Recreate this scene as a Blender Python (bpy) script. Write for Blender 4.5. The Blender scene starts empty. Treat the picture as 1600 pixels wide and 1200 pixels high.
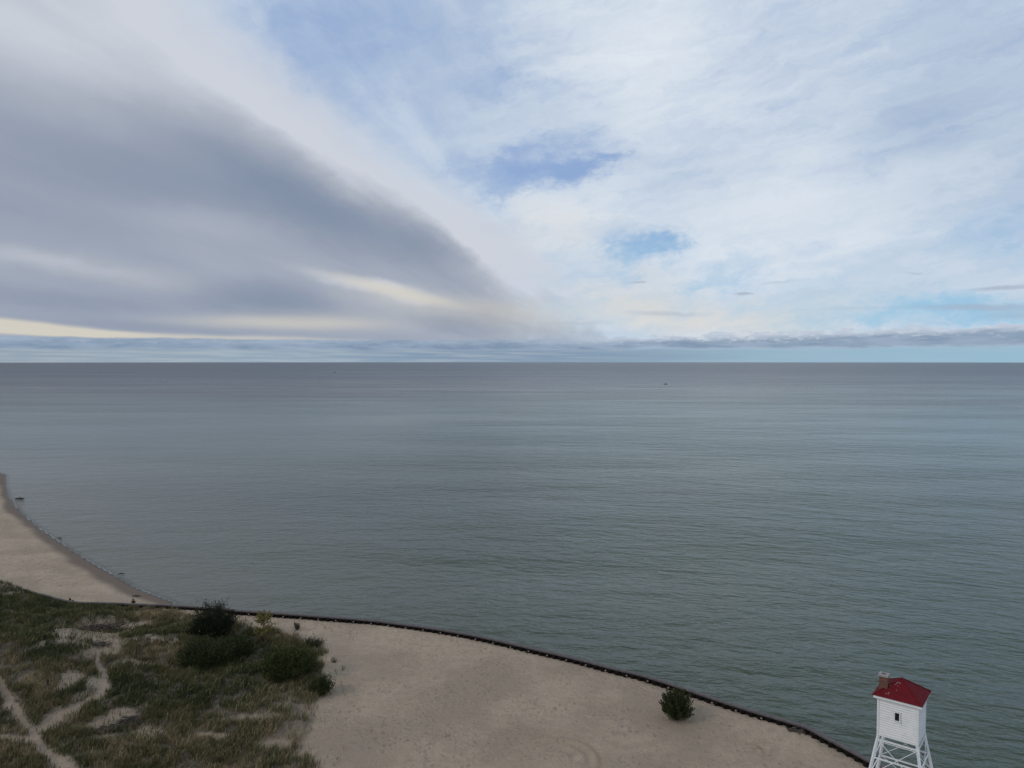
import bpy, bmesh, math, random
import numpy as np
from mathutils import Vector, Matrix
random.seed(7); rng = np.random.default_rng(7)
R = math.radians
C = bpy.context.scene.collection
scene = bpy.context.scene

# ------------------------------------------------------------------ camera
CAMZ = 32.0
F = 1166.0                      # focal length in pixels of a 1600 px wide frame
PITCH = math.atan(35.8 / F)     # looking slightly down
cd = bpy.data.cameras.new('camera'); cam = bpy.data.objects.new('camera', cd); C.objects.link(cam)
cd.sensor_width = 36; cd.lens = F / 1600 * 36; cd.clip_start = 0.1; cd.clip_end = 100000
cam.location = (0, 0, CAMZ); cam.rotation_euler = (R(90) - PITCH, 0, 0)
scene.camera = cam

SP, CP = math.sin(PITCH), math.cos(PITCH)
def ray(px, py):
    a, c = (px - 800) / F, (600 - py) / F
    return (a, CP + c * SP, c * CP - SP)
def at(px, py, z=1.25):
    """where a line of sight meets the level z"""
    d = ray(px, py); t = (z - CAMZ) / d[2]
    return (d[0] * t, d[1] * t)
def to_px(x, y, z):
    zz = z - CAMZ
    fw = y * CP - zz * SP; up = y * SP + zz * CP
    fw = np.maximum(fw, 0.1)
    return 800 + F * x / fw, 600 - F * up / fw

# ------------------------------------------------------------------ light
SUN_AZ, SUN_EL = R(-118), R(32)      # azimuth from +Y towards +X
sd = bpy.data.lights.new('sun', 'SUN'); sun = bpy.data.objects.new('sun', sd); C.objects.link(sun)
sd.energy = 1.0; sd.angle = R(12); sd.color = (1.0, 0.93, 0.84)
dirv = Vector((math.sin(SUN_AZ) * math.cos(SUN_EL), math.cos(SUN_AZ) * math.cos(SUN_EL), math.sin(SUN_EL)))
sun.rotation_euler = dirv.to_track_quat('Z', 'Y').to_euler()
scene.view_settings.view_transform = 'Standard'
scene.view_settings.look = 'None'
scene.view_settings.exposure = 0.0
scene.view_settings.gamma = 1.0

def lin(c):
    return tuple(((v / 255) / 12.92 if v / 255 < .04045 else ((v / 255 + .055) / 1.055) ** 2.4) for v in c)

class G:
    """small helper to write node trees"""
    def __init__(s, nt): s.nt = nt; s.N = nt.nodes; s.L = nt.links
    def put(s, sock, v):
        if isinstance(v, bpy.types.NodeSocket): s.L.new(v, sock)
        elif v is not None:
            if hasattr(sock.default_value, '__len__') and len(sock.default_value) == 4 and len(v) == 3: v = tuple(v) + (1,)
            sock.default_value = v
    def m(s, op, a, b=None, c=None, clamp=False):
        n = s.N.new('ShaderNodeMath'); n.operation = op; n.use_clamp = clamp
        s.put(n.inputs[0], a)
        if b is not None: s.put(n.inputs[1], b)
        if c is not None: s.put(n.inputs[2], c)
        return n.outputs[0]
    def vm(s, op, a, b=None, scale=None):
        n = s.N.new('ShaderNodeVectorMath'); n.operation = op
        s.put(n.inputs[0], a)
        if b is not None: s.put(n.inputs[1], b)
        if scale is not None: s.put(n.inputs['Scale'], scale)
        return n.outputs[0]
    def sep(s, v):
        n = s.N.new('ShaderNodeSeparateXYZ'); s.put(n.inputs[0], v); return n.outputs
    def comb(s, x=0, y=0, z=0):
        n = s.N.new('ShaderNodeCombineXYZ')
        s.put(n.inputs[0], x); s.put(n.inputs[1], y); s.put(n.inputs[2], z); return n.outputs[0]
    def noise(s, v, scale, detail=4, rough=.5, dist=0, col=False):
        n = s.N.new('ShaderNodeTexNoise'); s.put(n.inputs['Vector'], v)
        n.inputs['Scale'].default_value = scale; n.inputs['Detail'].default_value = detail
        n.inputs['Roughness'].default_value = rough; n.inputs['Distortion'].default_value = dist
        return n.outputs['Color' if col else 'Fac']
    def mapr(s, v, a, b, c=0, d=1, smooth=True):
        n = s.N.new('ShaderNodeMapRange'); n.interpolation_type = 'SMOOTHSTEP' if smooth else 'LINEAR'
        s.put(n.inputs[0], v)
        for i, q in enumerate((a, b, c, d)): s.put(n.inputs[i + 1], q)
        return n.outputs[0]
    def mix(s, f, a, b):
        n = s.N.new('ShaderNodeMix'); n.data_type = 'RGBA'
        s.put(n.inputs[0], f); s.put(n.inputs[6], a); s.put(n.inputs[7], b); return n.outputs[2]
    def ramp(s, f, stops):
        n = s.N.new('ShaderNodeValToRGB'); s.put(n.inputs[0], f)
        e = n.color_ramp.elements
        while len(e) < len(stops): e.new(.5)
        for i, (p, c) in enumerate(stops): e[i].position = p; e[i].color = tuple(c) + (1,)
        return n.outputs[0]
    def mapping(s, v, loc, rot, sc):
        n = s.N.new('ShaderNodeMapping'); n.vector_type = 'TEXTURE'; s.put(n.inputs[0], v)
        n.inputs[1].default_value = loc; n.inputs[2].default_value = rot; n.inputs[3].default_value = sc
        return n.outputs[0]
    def attr(s, name):
        n = s.N.new('ShaderNodeAttribute'); n.attribute_name = name; return n
    def bump(s, h, strength, dist, normal=None):
        n = s.N.new('ShaderNodeBump'); s.put(n.inputs['Strength'], strength); s.put(n.inputs['Distance'], dist)
        s.put(n.inputs['Height'], h)
        if normal is not None: s.put(n.inputs['Normal'], normal)
        return n.outputs[0]

# ------------------------------------------------------------------ world: Nishita sky with cloud layers laid out by azimuth and elevation
W = bpy.data.worlds.new('World'); scene.world = W; W.use_nodes = True
g = G(W.node_tree); g.N.clear()
tc = g.N.new('ShaderNodeTexCoord'); D = g.vm('NORMALIZE', tc.outputs['Generated'])
dx, dy, dz = g.sep(D)
az = g.m('MULTIPLY', g.m('ARCTAN2', dx, dy), 57.2958)
el = g.m('MULTIPLY', g.m('ARCSINE', dz), 57.2958)
def ae(px, py):
    d = Vector(ray(px, py)).normalized()
    return math.degrees(math.atan2(d.x, d.y)), math.degrees(math.asin(d.z))
sky = g.N.new('ShaderNodeTexSky'); sky.sky_type = 'NISHITA'; sky.sun_disc = False
sky.sun_elevation = SUN_EL; sky.sun_rotation = SUN_AZ
sky.air_density = 1.0; sky.dust_density = 1.5; sky.ozone_density = 2.0
g.put(sky.inputs[0], g.comb(dx, dy, g.m('MAXIMUM', dz, 0.01)))
P0 = g.comb(az, el, 0)
pi = g.comb(g.m('MULTIPLY', az, .1), g.m('MULTIPLY', el, .16), 0)
wA = g.vm('SUBTRACT', g.noise(pi, .6, 4, .55, 0, True), (.5, .5, .5))
wB = g.vm('SUBTRACT', g.noise(pi, 3.4, 7, .62, .2, True), (.5, .5, .5))
wC = g.vm('SUBTRACT', g.noise(pi, 9.0, 7, .65, .3, True), (.5, .5, .5))
P = g.vm('ADD', P0, g.vm('MULTIPLY', wA, (9, 5, 0)))
PW = g.vm('ADD', P, g.vm('ADD', g.vm('MULTIPLY', wB, (7, 3.6, 0)), g.vm('MULTIPLY', wC, (4, 1.6, 0))))
# streets of cloud run away from the viewer and meet at one point of the horizon
vx = g.m('SUBTRACT', g.m('ADD', az, g.m('MULTIPLY', g.sep(wA)[0], 2)), 9.7)
vy = g.m('ADD', g.m('MAXIMUM', el, 0.05), .4)
phi = g.m('ARCTAN2', vy, vx)
rr_ = g.m('SQRT', g.m('ADD', g.m('MULTIPLY', vx, vx), g.m('MULTIPLY', vy, vy)))
lr = g.m('LOGARITHM', g.m('ADD', rr_, 2), 2.718)
def blob(v, px, py, rx, ry, rot=0):
    """soft ellipse; radii in photo pixels"""
    a, e = ae(px, py); k = 57.2958 / F
    mp = g.mapping(v, (a, e, 0), (0, 0, R(rot)), (rx * k, ry * k, 1))
    n = g.N.new('ShaderNodeTexGradient'); n.gradient_type = 'SPHERICAL'; g.put(n.inputs[0], mp)
    return g.mapr(n.outputs['Fac'], 0, 1, 0, 1)
def total(base, items, v):
    acc = base
    for (amt, *b) in items:
        acc = g.m('MULTIPLY_ADD', blob(v, *b), amt, acc)
    return acc
K = 10.0  # colours are divided by the background strength of 0.1
def cc(c): return tuple(v * K for v in lin(c))
# thin high cloud (cirrus) over blue
streak = g.noise(g.comb(g.m('MULTIPLY', phi, 3.6), g.m('MULTIPLY', lr, .8), 0), 1.7, 6, .55, .4)
fine = g.noise(g.vm('ADD', g.comb(g.m('MULTIPLY', phi, 3.0), g.m('MULTIPLY', lr, 1.6), 3), g.vm('MULTIPLY', wB, (.5, .5, 0))), 3.2, 8, .66, .6)
flat = g.noise(g.vm('ADD', g.mapping(P0, (0, 0, 0), (0, 0, R(9)), (14, 2.6, 1)), g.vm('MULTIPLY', wB, (.9, .9, 0))), 1.5, 8, .62, .5)
rightw = g.mapr(az, -9, 3)
streakR = g.mix(rightw, streak, flat)
fine = g.mix(rightw, fine, g.noise(g.vm('ADD', g.mapping(P0, (3, 1, 0), (0, 0, R(14)), (6, 1.5, 1)), g.vm('MULTIPLY', wB, (.9, .9, 0))), 1.6, 8, .66, .8))
wisp = g.noise(g.vm('ADD', pi, g.vm('MULTIPLY', wB, (.35, .35, 0))), 2.4, 8, .6, .8)
cir = g.m('ADD', g.m('MULTIPLY', streakR, .42), g.m('ADD', g.m('MULTIPLY', fine, .42), g.m('MULTIPLY', wisp, .42)))
cir = g.m('ADD', cir, -.61)
cirm = total(.76, [
    (-.75, 850, 250, 180, 55, 4), (-.45, 905, 255, 110, 26, 4), (-.35, 760, 285, 120, 60, 0), (-.35, 800, 300, 120, 30, 20), (-.85, 1015, 390, 110, 40, 6), (-.3, 1040, 380, 50, 18, 0), (-.5, 1110, 435, 110, 22, 0),
    (-.27, 545, 110, 300, 190, -24), (-.28, 640, 40, 260, 130, 0), (-.2, 480, 60, 160, 120, -30), (-.34, 800, 130, 120, 36, 0), (-.24, 1075, 150, 100, 60, 20),
    (-.45, 1570, 355, 150, 55, 8), (-.25, 1280, 290, 150, 60, 20), (-.75, 1500, 492, 300, 34, 0), (-.3, 1180, 400, 120, 30, 8), (-.2, 1300, 470, 260, 50, 0),
    (.30, 1000, 90, 230, 170, -30), (.25, 1200, 330, 280, 130, 20), (.25, 1400, 310, 260, 70, 25), (.3, 850, 350, 130, 60, -20),
    (.22, 1150, 350, 250, 60, 6), (.2, 960, 300, 160, 40, 18)], PW)
cirm = g.m('ADD', cirm, g.m('MULTIPLY', cir, 1.5))
cirm = g.mapr(cirm, -.28, 1.12)
bluegrad = g.mapr(el, 2, 15)
blue = g.mix(bluegrad, cc((150, 197, 227)), cc((143, 170, 212)))
blue = g.mix(.95, sky.outputs[0], blue)
white_v = total(.5, [(.35, 1000, 80, 260, 170, -30), (.3, 1250, 350, 330, 150, 15), (-.25, 600, 80, 380, 260, -20), (.25, 900, 340, 180, 90, 0),
                     (-.3, 1560, 150, 260, 320, 0), (-.2, 1400, 210, 200, 90, 30)], P)
white_v = g.m('ADD', white_v, g.m('MULTIPLY', g.m('SUBTRACT', streakR, .5), .7))
white = g.ramp(white_v, [(0, cc((170, 188, 211))), (.45, cc((199, 212, 227))), (1, cc((226, 233, 241)))])
warm = total(0, [(.8, 1180, 495, 330, 55, 0), (.7, 980, 470, 160, 80, 0), (.35, 870, 360, 160, 70, 0)], PW)
white = g.mix(g.m('MINIMUM', g.m('MAXIMUM', warm, 0), 1), white, cc((222, 219, 214)))
col = g.mix(cirm, blue, white)
# thin grey bars of low cloud above the right horizon
bars = total(0, [(.9, 1160, 459, 30, 5, 0), (.7, 1000, 441, 36, 4, 0), (.45, 1215, 442, 50, 4, 3), (.8, 1560, 449, 75, 6, 3), (.7, 1530, 480, 130, 9, -1),
                 (.5, 1600, 492, 90, 12, 0), (.5, 1040, 490, 130, 9, -1), (.35, 1330, 482, 140, 6, 0), (.5, 1425, 427, 30, 4, -8), (.4, 900, 505, 120, 8, 0)],
             g.vm('ADD', P0, g.vm('MULTIPLY', wB, (3, .5, 0))))
col = g.mix(g.mapr(bars, .1, .8, 0, .7), col, cc((164, 177, 196)))
# broad grey cloud bank on the left: its upper edge as a curve over azimuth
edge_pts = [(-900, -160), (180, -140), (300, -20), (400, 60), (480, 130), (560, 205), (650, 270), (740, 325), (820, 375), (890, 430), (930, 490), (960, 560), (1020, 640)]
fc = g.N.new('ShaderNodeFloatCurve'); cu = fc.mapping.curves[0]
def nx(a): return (a + 60) / 120
def ny(e): return (e + 10) / 70
pts = [(nx(max(-60, ae(*p)[0])), ny(ae(*p)[1])) for p in edge_pts]
pts = sorted(pts)
cu.points[0].location = (0, pts[0][1]); cu.points[1].location = (1, 0)
for p_ in pts[1:]: cu.points.new(*p_)
fc.mapping.update()
px_, py_, _ = g.sep(g.vm('ADD', P0, g.vm('ADD', g.vm('MULTIPLY', wA, (1.5, 1.2, 0)), g.vm('MULTIPLY', wB, (3, 1.6, 0)))))
g.put(fc.inputs['Value'], g.m('DIVIDE', g.m('ADD', px_, 60), 120, clamp=True))
eedge = g.m('SUBTRACT', g.m('MULTIPLY', fc.outputs[0], 70), 10)
dd = g.m('SUBTRACT', eedge, py_)
tt = g.m('DIVIDE', dd, g.m('ADD', rr_, 3))
gm = g.m('MULTIPLY', g.mapr(tt, -.06, .10), g.m('SUBTRACT', 1, g.m('MULTIPLY', blob(PW, 935, 490, 210, 120, -15), .9)))
shade = total(.50, [
    (-.34, 290, 275, 380, 110, -20), (-.36, 560, 352, 280, 60, -24), (.3, 680, 300, 220, 50, -32), (-.15, 430, 310, 240, 60, -25), (-.22, 60, 300, 260, 130, -10), (-.45, 410, 465, 170, 42, -4), (-.2, 690, 380, 150, 40, -20),
    (-.22, 100, 470, 240, 26, -4), (-.25, 870, 480, 120, 60, 0), (-.2, 760, 505, 160, 30, 0), (-.2, 300, 515, 330, 16, -2),
    (.28, 330, 50, 260, 150, -34), (.15, 90, 90, 260, 120, -25), (.30, 450, 170, 230, 70, -38), (.25, 560, 215, 140, 45, -36), (.25, 130, 60, 260, 140, 0),
    (.34, 575, 445, 170, 18, -13), (.22, 640, 468, 170, 34, -5), (.16, 230, 430, 240, 30, -8), (.2, 40, 405, 150, 22, -6), (.15, 150, 180, 260, 60, -14), (.18, 330, 345, 160, 34, -8),
    (.35, 800, 400, 150, 40, -25), (.3, 820, 350, 120, 50, -20), (.35, 890, 440, 150, 80, 0), (.38, 780, 415, 170, 80, -32)], g.vm('ADD', P0, g.vm('ADD', g.vm('MULTIPLY', wA, (3, 1.2, 0)), g.vm('MULTIPLY', wB, (2.5, 1.0, 0)))))
shade = g.m('ADD', shade, g.mapr(tt, .05, .26, .30, 0))
shade = g.m('ADD', shade, g.m('MULTIPLY', g.m('SUBTRACT', streak, .5), .75))
grey = g.ramp(shade, [(0, cc((131, 145, 167))), (.3, cc((148, 158, 176))), (.6, cc((167, 175, 189))), (1, cc((204, 209, 219)))])
cream = total(0, [(.5, 590, 447, 170, 16, -13), (.35, 640, 468, 190, 34, -4), (.18, 200, 430, 260, 34, -8), (.8, 40, 515, 260, 15, -4), (.8, 0, 508, 170, 16, -5), (.6, 330, 527, 430, 8, -1), (.4, 830, 485, 240, 45, 0), (.3, 420, 505, 300, 18, 0),
                  (.35, 900, 500, 200, 50, 0), (.35, 500, 500, 300, 30, 0)], g.vm('ADD', P0, g.vm('MULTIPLY', wA, (3, .8, 0))))
cream = g.mapr(cream, 0, 1.0)
grey = g.mix(g.m('MULTIPLY', cream, .85), grey, cc((216, 210, 195)))
col = g.mix(gm, col, grey)
# low bank sitting on the horizon, lumpy top to the right
hn = g.noise(g.comb(az, g.m('MULTIPLY', el, 3.0), 0), .55, 7, .62)
hn2 = g.noise(g.comb(g.m('MULTIPLY', az, .35), g.m('MULTIPLY', el, 2.2), 4), .9, 5, .55)
_, hl, _ = g.sep(g.comb(0, el, 0))
tilt = g.mapr(az, -2, 34, 0, .75, False)
rightside = g.mapr(az, -4, 12)
top = g.m('ADD', g.m('ADD', 1.62, tilt), g.m('MULTIPLY', g.m('SUBTRACT', hn, .5), g.m('MULTIPLY_ADD', rightside, 1.8, .3)))
bot = g.m('ADD', g.m('MULTIPLY_ADD', rightside, .12, .80), g.m('MULTIPLY', g.m('SUBTRACT', hn2, .5), .5))
bm_ = g.m('MULTIPLY', g.mapr(g.m('SUBTRACT', top, el), -.05, .12), g.mapr(g.m('SUBTRACT', el, bot), -.14, .2))
toplit = g.m('MULTIPLY', g.mapr(g.m('ADD', g.m('SUBTRACT', top, el), g.m('MULTIPLY', g.m('SUBTRACT', hn, .5), -1.6)), .62, .1), g.m('MULTIPLY_ADD', rightside, .75, .1))
bank = g.mix(g.mapr(hn2, .3, .7), cc((122, 145, 170)), cc((150, 168, 190)))
puff = g.m('MULTIPLY', g.mapr(g.noise(g.comb(g.m('MULTIPLY', az, 1.0), g.m('MULTIPLY', el, 3.2), 6), 1.5, 6, .6), .50, .60), g.m('MULTIPLY', g.mapr(g.m('SUBTRACT', top, el), .85, .2), g.mapr(az, 2, 16, .1, .5)))
bank = g.mix(toplit, bank, cc((196, 206, 220)))
bank = g.mix(puff, bank, cc((205, 212, 222)))
# strip of clear air under the bank
low = g.mix(g.mapr(az, -34, 34, 0, 1, False), cc((148, 163, 178)), cc((152, 186, 207)))
mid = total(0, [(1.0, 800, 556, 560, 30, 0)], P0)
low = g.mix(g.mapr(mid, 0, 1.0, 0, .8), low, cc((128, 148, 172)))
low = g.mix(g.mapr(g.noise(g.comb(g.m('MULTIPLY', az, .25), g.m('MULTIPLY', el, 7), 9), .8, 5, .6), .42, .62, 0, g.mapr(az, -2, 10, .35, .1)), low, cc((188, 196, 200)))
col = g.mix(g.mapr(el, g.m('ADD', bot, .25), g.m('ADD', bot, -.15)), col, low)
col = g.mix(g.m('MULTIPLY', bm_, .93), col, bank)
bgd = g.N.new('ShaderNodeBackground'); bgd.inputs[1].default_value = 0.1; g.put(bgd.inputs[0], col)
wo = g.N.new('ShaderNodeOutputWorld'); g.L.new(bgd.outputs[0], wo.inputs[0])
W.cycles.sampling_method = 'MANUAL'; W.cycles.sample_map_resolution = 512

# ------------------------------------------------------------------ helpers
def tag(o, label=None, cat=None, group=None, kind=None):
    if label: o['label'] = label
    if cat: o['category'] = cat
    if group: o['group'] = group
    if kind: o['kind'] = kind
    return o
def empty(name, loc, rz=0):
    o = bpy.data.objects.new(name, None); C.objects.link(o); o.location = loc; o.rotation_euler = (0, 0, rz)
    o.empty_display_size = .3; return o
def mesh_np(name, verts, faces, mat=None, parent=None, attrs=None, smooth=False):
    """faces: (n,3) or (n,4) integer array"""
    verts = np.asarray(verts, dtype=np.float32); faces = np.asarray(faces, dtype=np.int32)
    me = bpy.data.meshes.new(name); n, k = faces.shape
    me.vertices.add(len(verts)); me.vertices.foreach_set('co', verts.ravel())
    me.loops.add(n * k); me.loops.foreach_set('vertex_index', faces.ravel())
    me.polygons.add(n); me.polygons.foreach_set('loop_start', np.arange(0, n * k, k, dtype=np.int32))
    me.polygons.foreach_set('loop_total', np.full(n, k, dtype=np.int32))
    me.polygons.foreach_set('use_smooth', np.full(n, smooth, dtype=bool))
    me.update(calc_edges=True)
    for a, v in (attrs or {}).items():
        at_ = me.attributes.new(a, 'FLOAT', 'POINT'); at_.data.foreach_set('value', np.asarray(v, dtype=np.float32))
    if mat: me.materials.append(mat)
    o = bpy.data.objects.new(name, me); C.objects.link(o)
    if parent: o.parent = parent
    return o
def obj(name, bm, mat, parent=None, smooth=False):
    me = bpy.data.meshes.new(name); bm.normal_update(); bm.to_mesh(me); bm.free()
    if mat: me.materials.append(mat)
    if smooth: me.polygons.foreach_set('use_smooth', [True] * len(me.polygons))
    o = bpy.data.objects.new(name, me); C.objects.link(o)
    if parent: o.parent = parent
    return o
def box(bm, c, s, rot=None, bevel=0):
    mt = Matrix.Translation(c) @ (rot.to_4x4() if rot else Matrix.Identity(4)) @ Matrix.Diagonal((s[0], s[1], s[2], 1))
    r = bmesh.ops.create_cube(bm, size=1, matrix=mt)
    if bevel:
        es = list({e for v in r['verts'] for e in v.link_edges})
        bmesh.ops.bevel(bm, geom=es, offset=bevel, segments=1, affect='EDGES')
def bar(bm, a, b, w, h=None):
    a, b = Vector(a), Vector(b); d = b - a
    q = d.to_track_quat('X', 'Z').to_matrix()
    box(bm, (a + b) / 2, (d.length, w, h or w), q)
def tube(bm, pts, rad, seg=6):
    rings = []
    for i, p in enumerate(pts):
        p = Vector(p)
        d = (Vector(pts[min(i + 1, len(pts) - 1)]) - Vector(pts[max(i - 1, 0)])).normalized()
        q = d.to_track_quat('Z', 'Y').to_matrix()
        rings.append([bm.verts.new(p + q @ Vector((math.cos(t) * rad[i], math.sin(t) * rad[i], 0))) for t in [2 * math.pi * k / seg for k in range(seg)]])
    for a, b in zip(rings, rings[1:]):
        for k in range(seg): bm.faces.new((a[k], a[(k + 1) % seg], b[(k + 1) % seg], b[k]))
    bm.faces.new(rings[0][::-1]); bm.faces.new(rings[-1])
def material(name):
    m = bpy.data.materials.new(name); m.use_nodes = True
    gg = G(m.node_tree); b = gg.N['Principled BSDF']; return m, gg, b
# value noise
_tab = rng.random((256, 256))
def vnoise(x, y):
    xi = np.floor(x).astype(int); yi = np.floor(y).astype(int); fx = x - xi; fy = y - yi
    fx = fx * fx * (3 - 2 * fx); fy = fy * fy * (3 - 2 * fy)
    def t(i, j): return _tab[i & 255, j & 255]
    return (t(xi, yi) * (1 - fx) + t(xi + 1, yi) * fx) * (1 - fy) + (t(xi, yi + 1) * (1 - fx) + t(xi + 1, yi + 1) * fx) * fy
def fbm(x, y, o=4):
    s = 0; a = .5; tot = 0
    for k in range(o):
        s = s + a * vnoise(x + 17.3 * k, y + 9.1 * k); tot += a; x = x * 2.03; y = y * 2.03; a *= .5
    return s / tot
def inside(poly, x, y):
    r = np.zeros(x.shape, bool); n = len(poly)
    for i in range(n):
        x0, y0 = poly[i]; x1, y1 = poly[(i + 1) % n]
        if y0 == y1: continue
        c = ((y0 > y) != (y1 > y)) & (x < (x1 - x0) * (y - y0) / (y1 - y0) + x0); r ^= c
    return r
def dist_line(line, x, y):
    d = np.full(x.shape, 1e9)
    for (x0, y0), (x1, y1) in zip(line, line[1:]):
        vx, vy = x1 - x0, y1 - y0; L = vx * vx + vy * vy
        t = np.clip(((x - x0) * vx + (y - y0) * vy) / L, 0, 1)
        d = np.minimum(d, np.hypot(x - x0 - t * vx, y - y0 - t * vy))
    return d
def sstep(a, b, v):
    t = np.clip((v - a) / (b - a), 0, 1); return t * t * (3 - 2 * t)

# ------------------------------------------------------------------ plan of the land
ZS = 1.25        # level of the sand behind the seawall
ZCAP = 1.62
wallA_px = [(-160, 893), (-60, 903), (0, 912), (60, 925), (115, 937.5), (200, 941.5), (270, 944), (320, 947), (372, 951.5)]
wallB_px = [(366, 952.5), (430, 957), (500, 962), (560, 966.5), (600, 970.5), (650, 977), (700, 984.5), (760, 995.5), (830, 1011.5), (900, 1028), (960, 1043.5), (1000, 1053),
            (1050, 1068), (1100, 1085), (1150, 1101.5), (1200, 1116.5), (1240, 1128), (1262, 1135.5), (1290, 1150.5), (1330, 1171.5), (1362, 1188.5), (1400, 1206), (1470, 1240)]
wallA = [at(x, y, ZCAP) for x, y in wallA_px]
wallB = [at(x, y, ZCAP) for x, y in wallB_px]
wall_all = wallA[:-1] + wallB
shore_px = [(-170, 727), (-60, 731), (0, 739), (7, 743), (7, 758), (12, 778), (28, 800), (58, 826), (92, 849), (120, 868), (150, 886), (180, 903), (205, 918), (235, 930), (268, 943)]
shore = [at(x, y, 0.0) for x, y in shore_px]
ex, ey = wall_all[-1]
land_back = wall_all + [(ex + 12, ey - 14), (ex + 26, ey - 40), (ex + 34, -90), (-420, -90), (-420, wall_all[0][1] + 30)]
beach = [(-420, wall_all[0][1] + 30)] + wallA[:7] + shore[::-1] + [(-420, shore[0][1] + 60)]
bumps = []
def bmp(px, py, h, rx, ry, rot=0, z=2.0):
    x, y = at(px, py, z); bumps.append((x, y, h, rx, ry, R(rot)))
bmp(30, 930, 1.5, 9, 3.2, 8); bmp(-80, 940, 1.6, 12, 6); bmp(60, 1035, 1.9, 7, 6); bmp(20, 980, .8, 10, 5); bmp(-60, 1060, 2.0, 9, 9)
bmp(155, 966, 1.0, 3.0, 1.3); bmp(150, 990, -.6, 2.6, 2.0, 0, 1.3); bmp(235, 1010, 1.5, 5, 5); bmp(110, 1000, .7, 3, 3)
bmp(195, 1110, .9, 3.5, 3); bmp(100, 1080, 1.0, 3, 3); bmp(330, 1060, .7, 8, 6); bmp(250, 1170, .9, 6, 4); bmp(90, 1190, .6, 3, 3); bmp(420, 1120, .3, 6, 6)
bmp(330, 960, .35, 7, 3); bmp(0, 1180, .7, 3, 3)
paths = [([(-40, 1030), (0, 1070), (22, 1105), (45, 1140), (62, 1168), (95, 1192), (140, 1230)], 12),
         ([(58, 1143), (95, 1118), (130, 1100), (155, 1086), (166, 1070), (160, 1050), (152, 1030), (148, 1010), (146, 995)], 10.5),
         ([(-60, 1150), (0, 1153), (50, 1156)], 6)]
bare = [(152, 988, 74, 30, -6), (158, 1012, 36, 20, 0), (205, 978, 40, 7, -8), (100, 985, 26, 12, -10), (185, 1120, 34, 22, -15), (160, 1135, 30, 16, 0), (225, 1142, 30, 14, 0), (115, 1062, 40, 12, -30), (255, 1000, 40, 6, 10), (400, 1120, 40, 8, 0), (430, 1160, 40, 9, 0), (330, 1150, 34, 7, 0), (165, 1155, 30, 8, 0), (130, 1085, 26, 7, -25),
        (150, 1065, 22, 12, 0), (110, 1050, 26, 6, -20), (215, 1035, 30, 8, 5), (15, 928, 26, 5, 5), (75, 930, 34, 3, 14), (60, 1010, 30, 5, -30), (35, 1060, 22, 5, -30), (330, 958, 60, 3, 3)]
def pdist_path(px, py, pts):
    return dist_line(pts, px, py)
def bareness(px, py):
    b = np.zeros(px.shape)
    px, py = px + 14 * (fbm(px / 11, py / 8 + 40, 3) - .5), py + 9 * (fbm(px / 11 + 30, py / 8, 3) - .5)
    for pts, w in paths:
        ww = w * (0.65 + .75 * np.clip((py - 980) / 220, 0, 1))
        b = np.maximum(b, 1 - sstep(.25, 1.5, pdist_path(px, py, pts) / ww))
    for (cx, cy, rx, ry, rot) in bare:
        c, s = math.cos(R(rot)), math.sin(R(rot)); ux = (px - cx) * c + (py - cy) * s; uy = -(px - cx) * s + (py - cy) * c
        r = np.hypot(ux / rx, uy / ry) + 1.1 * (fbm(px / 7, py / 4.5, 4) - .5)
        b = np.maximum(b, (1 - sstep(.5, 1.25, r)) * .93)
    return b
gedge = [(-900, 880), (-60, 908), (0, 915), (30, 914), (60, 924), (110, 939), (200, 943), (240, 948), (275, 956), (330, 962), (390, 976), (440, 990), (490, 1000), (506, 1016), (500, 1060), (496, 1100), (488, 1140),
         (470, 1175), (505, 1200), (540, 1260), (600, 1500), (-900, 1500)]
def grass_density(px, py):
    """cover 0..1 as a field over the plan (expressed through the survey photo)"""
    ed = dist_line(gedge[1:-1], px, py); ins = inside(gedge, px, py)
    sd_ = np.where(ins, ed, -ed) + 26 * (fbm(px / 16, py / 10, 4) - .5)
    d = sstep(-4, 10, sd_)
    # thinner, straw-like cover towards the open sand
    thin = sstep(300, 470, px + .3 * (1100 - py)) * sstep(1050, 1090, py)
    d = d * (1 - .60 * thin * (fbm(px / 20, py / 12, 3) * 1.2 + .25))
    return np.clip(d, 0, 1) * (1 - bareness(px, py)) , thin
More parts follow.
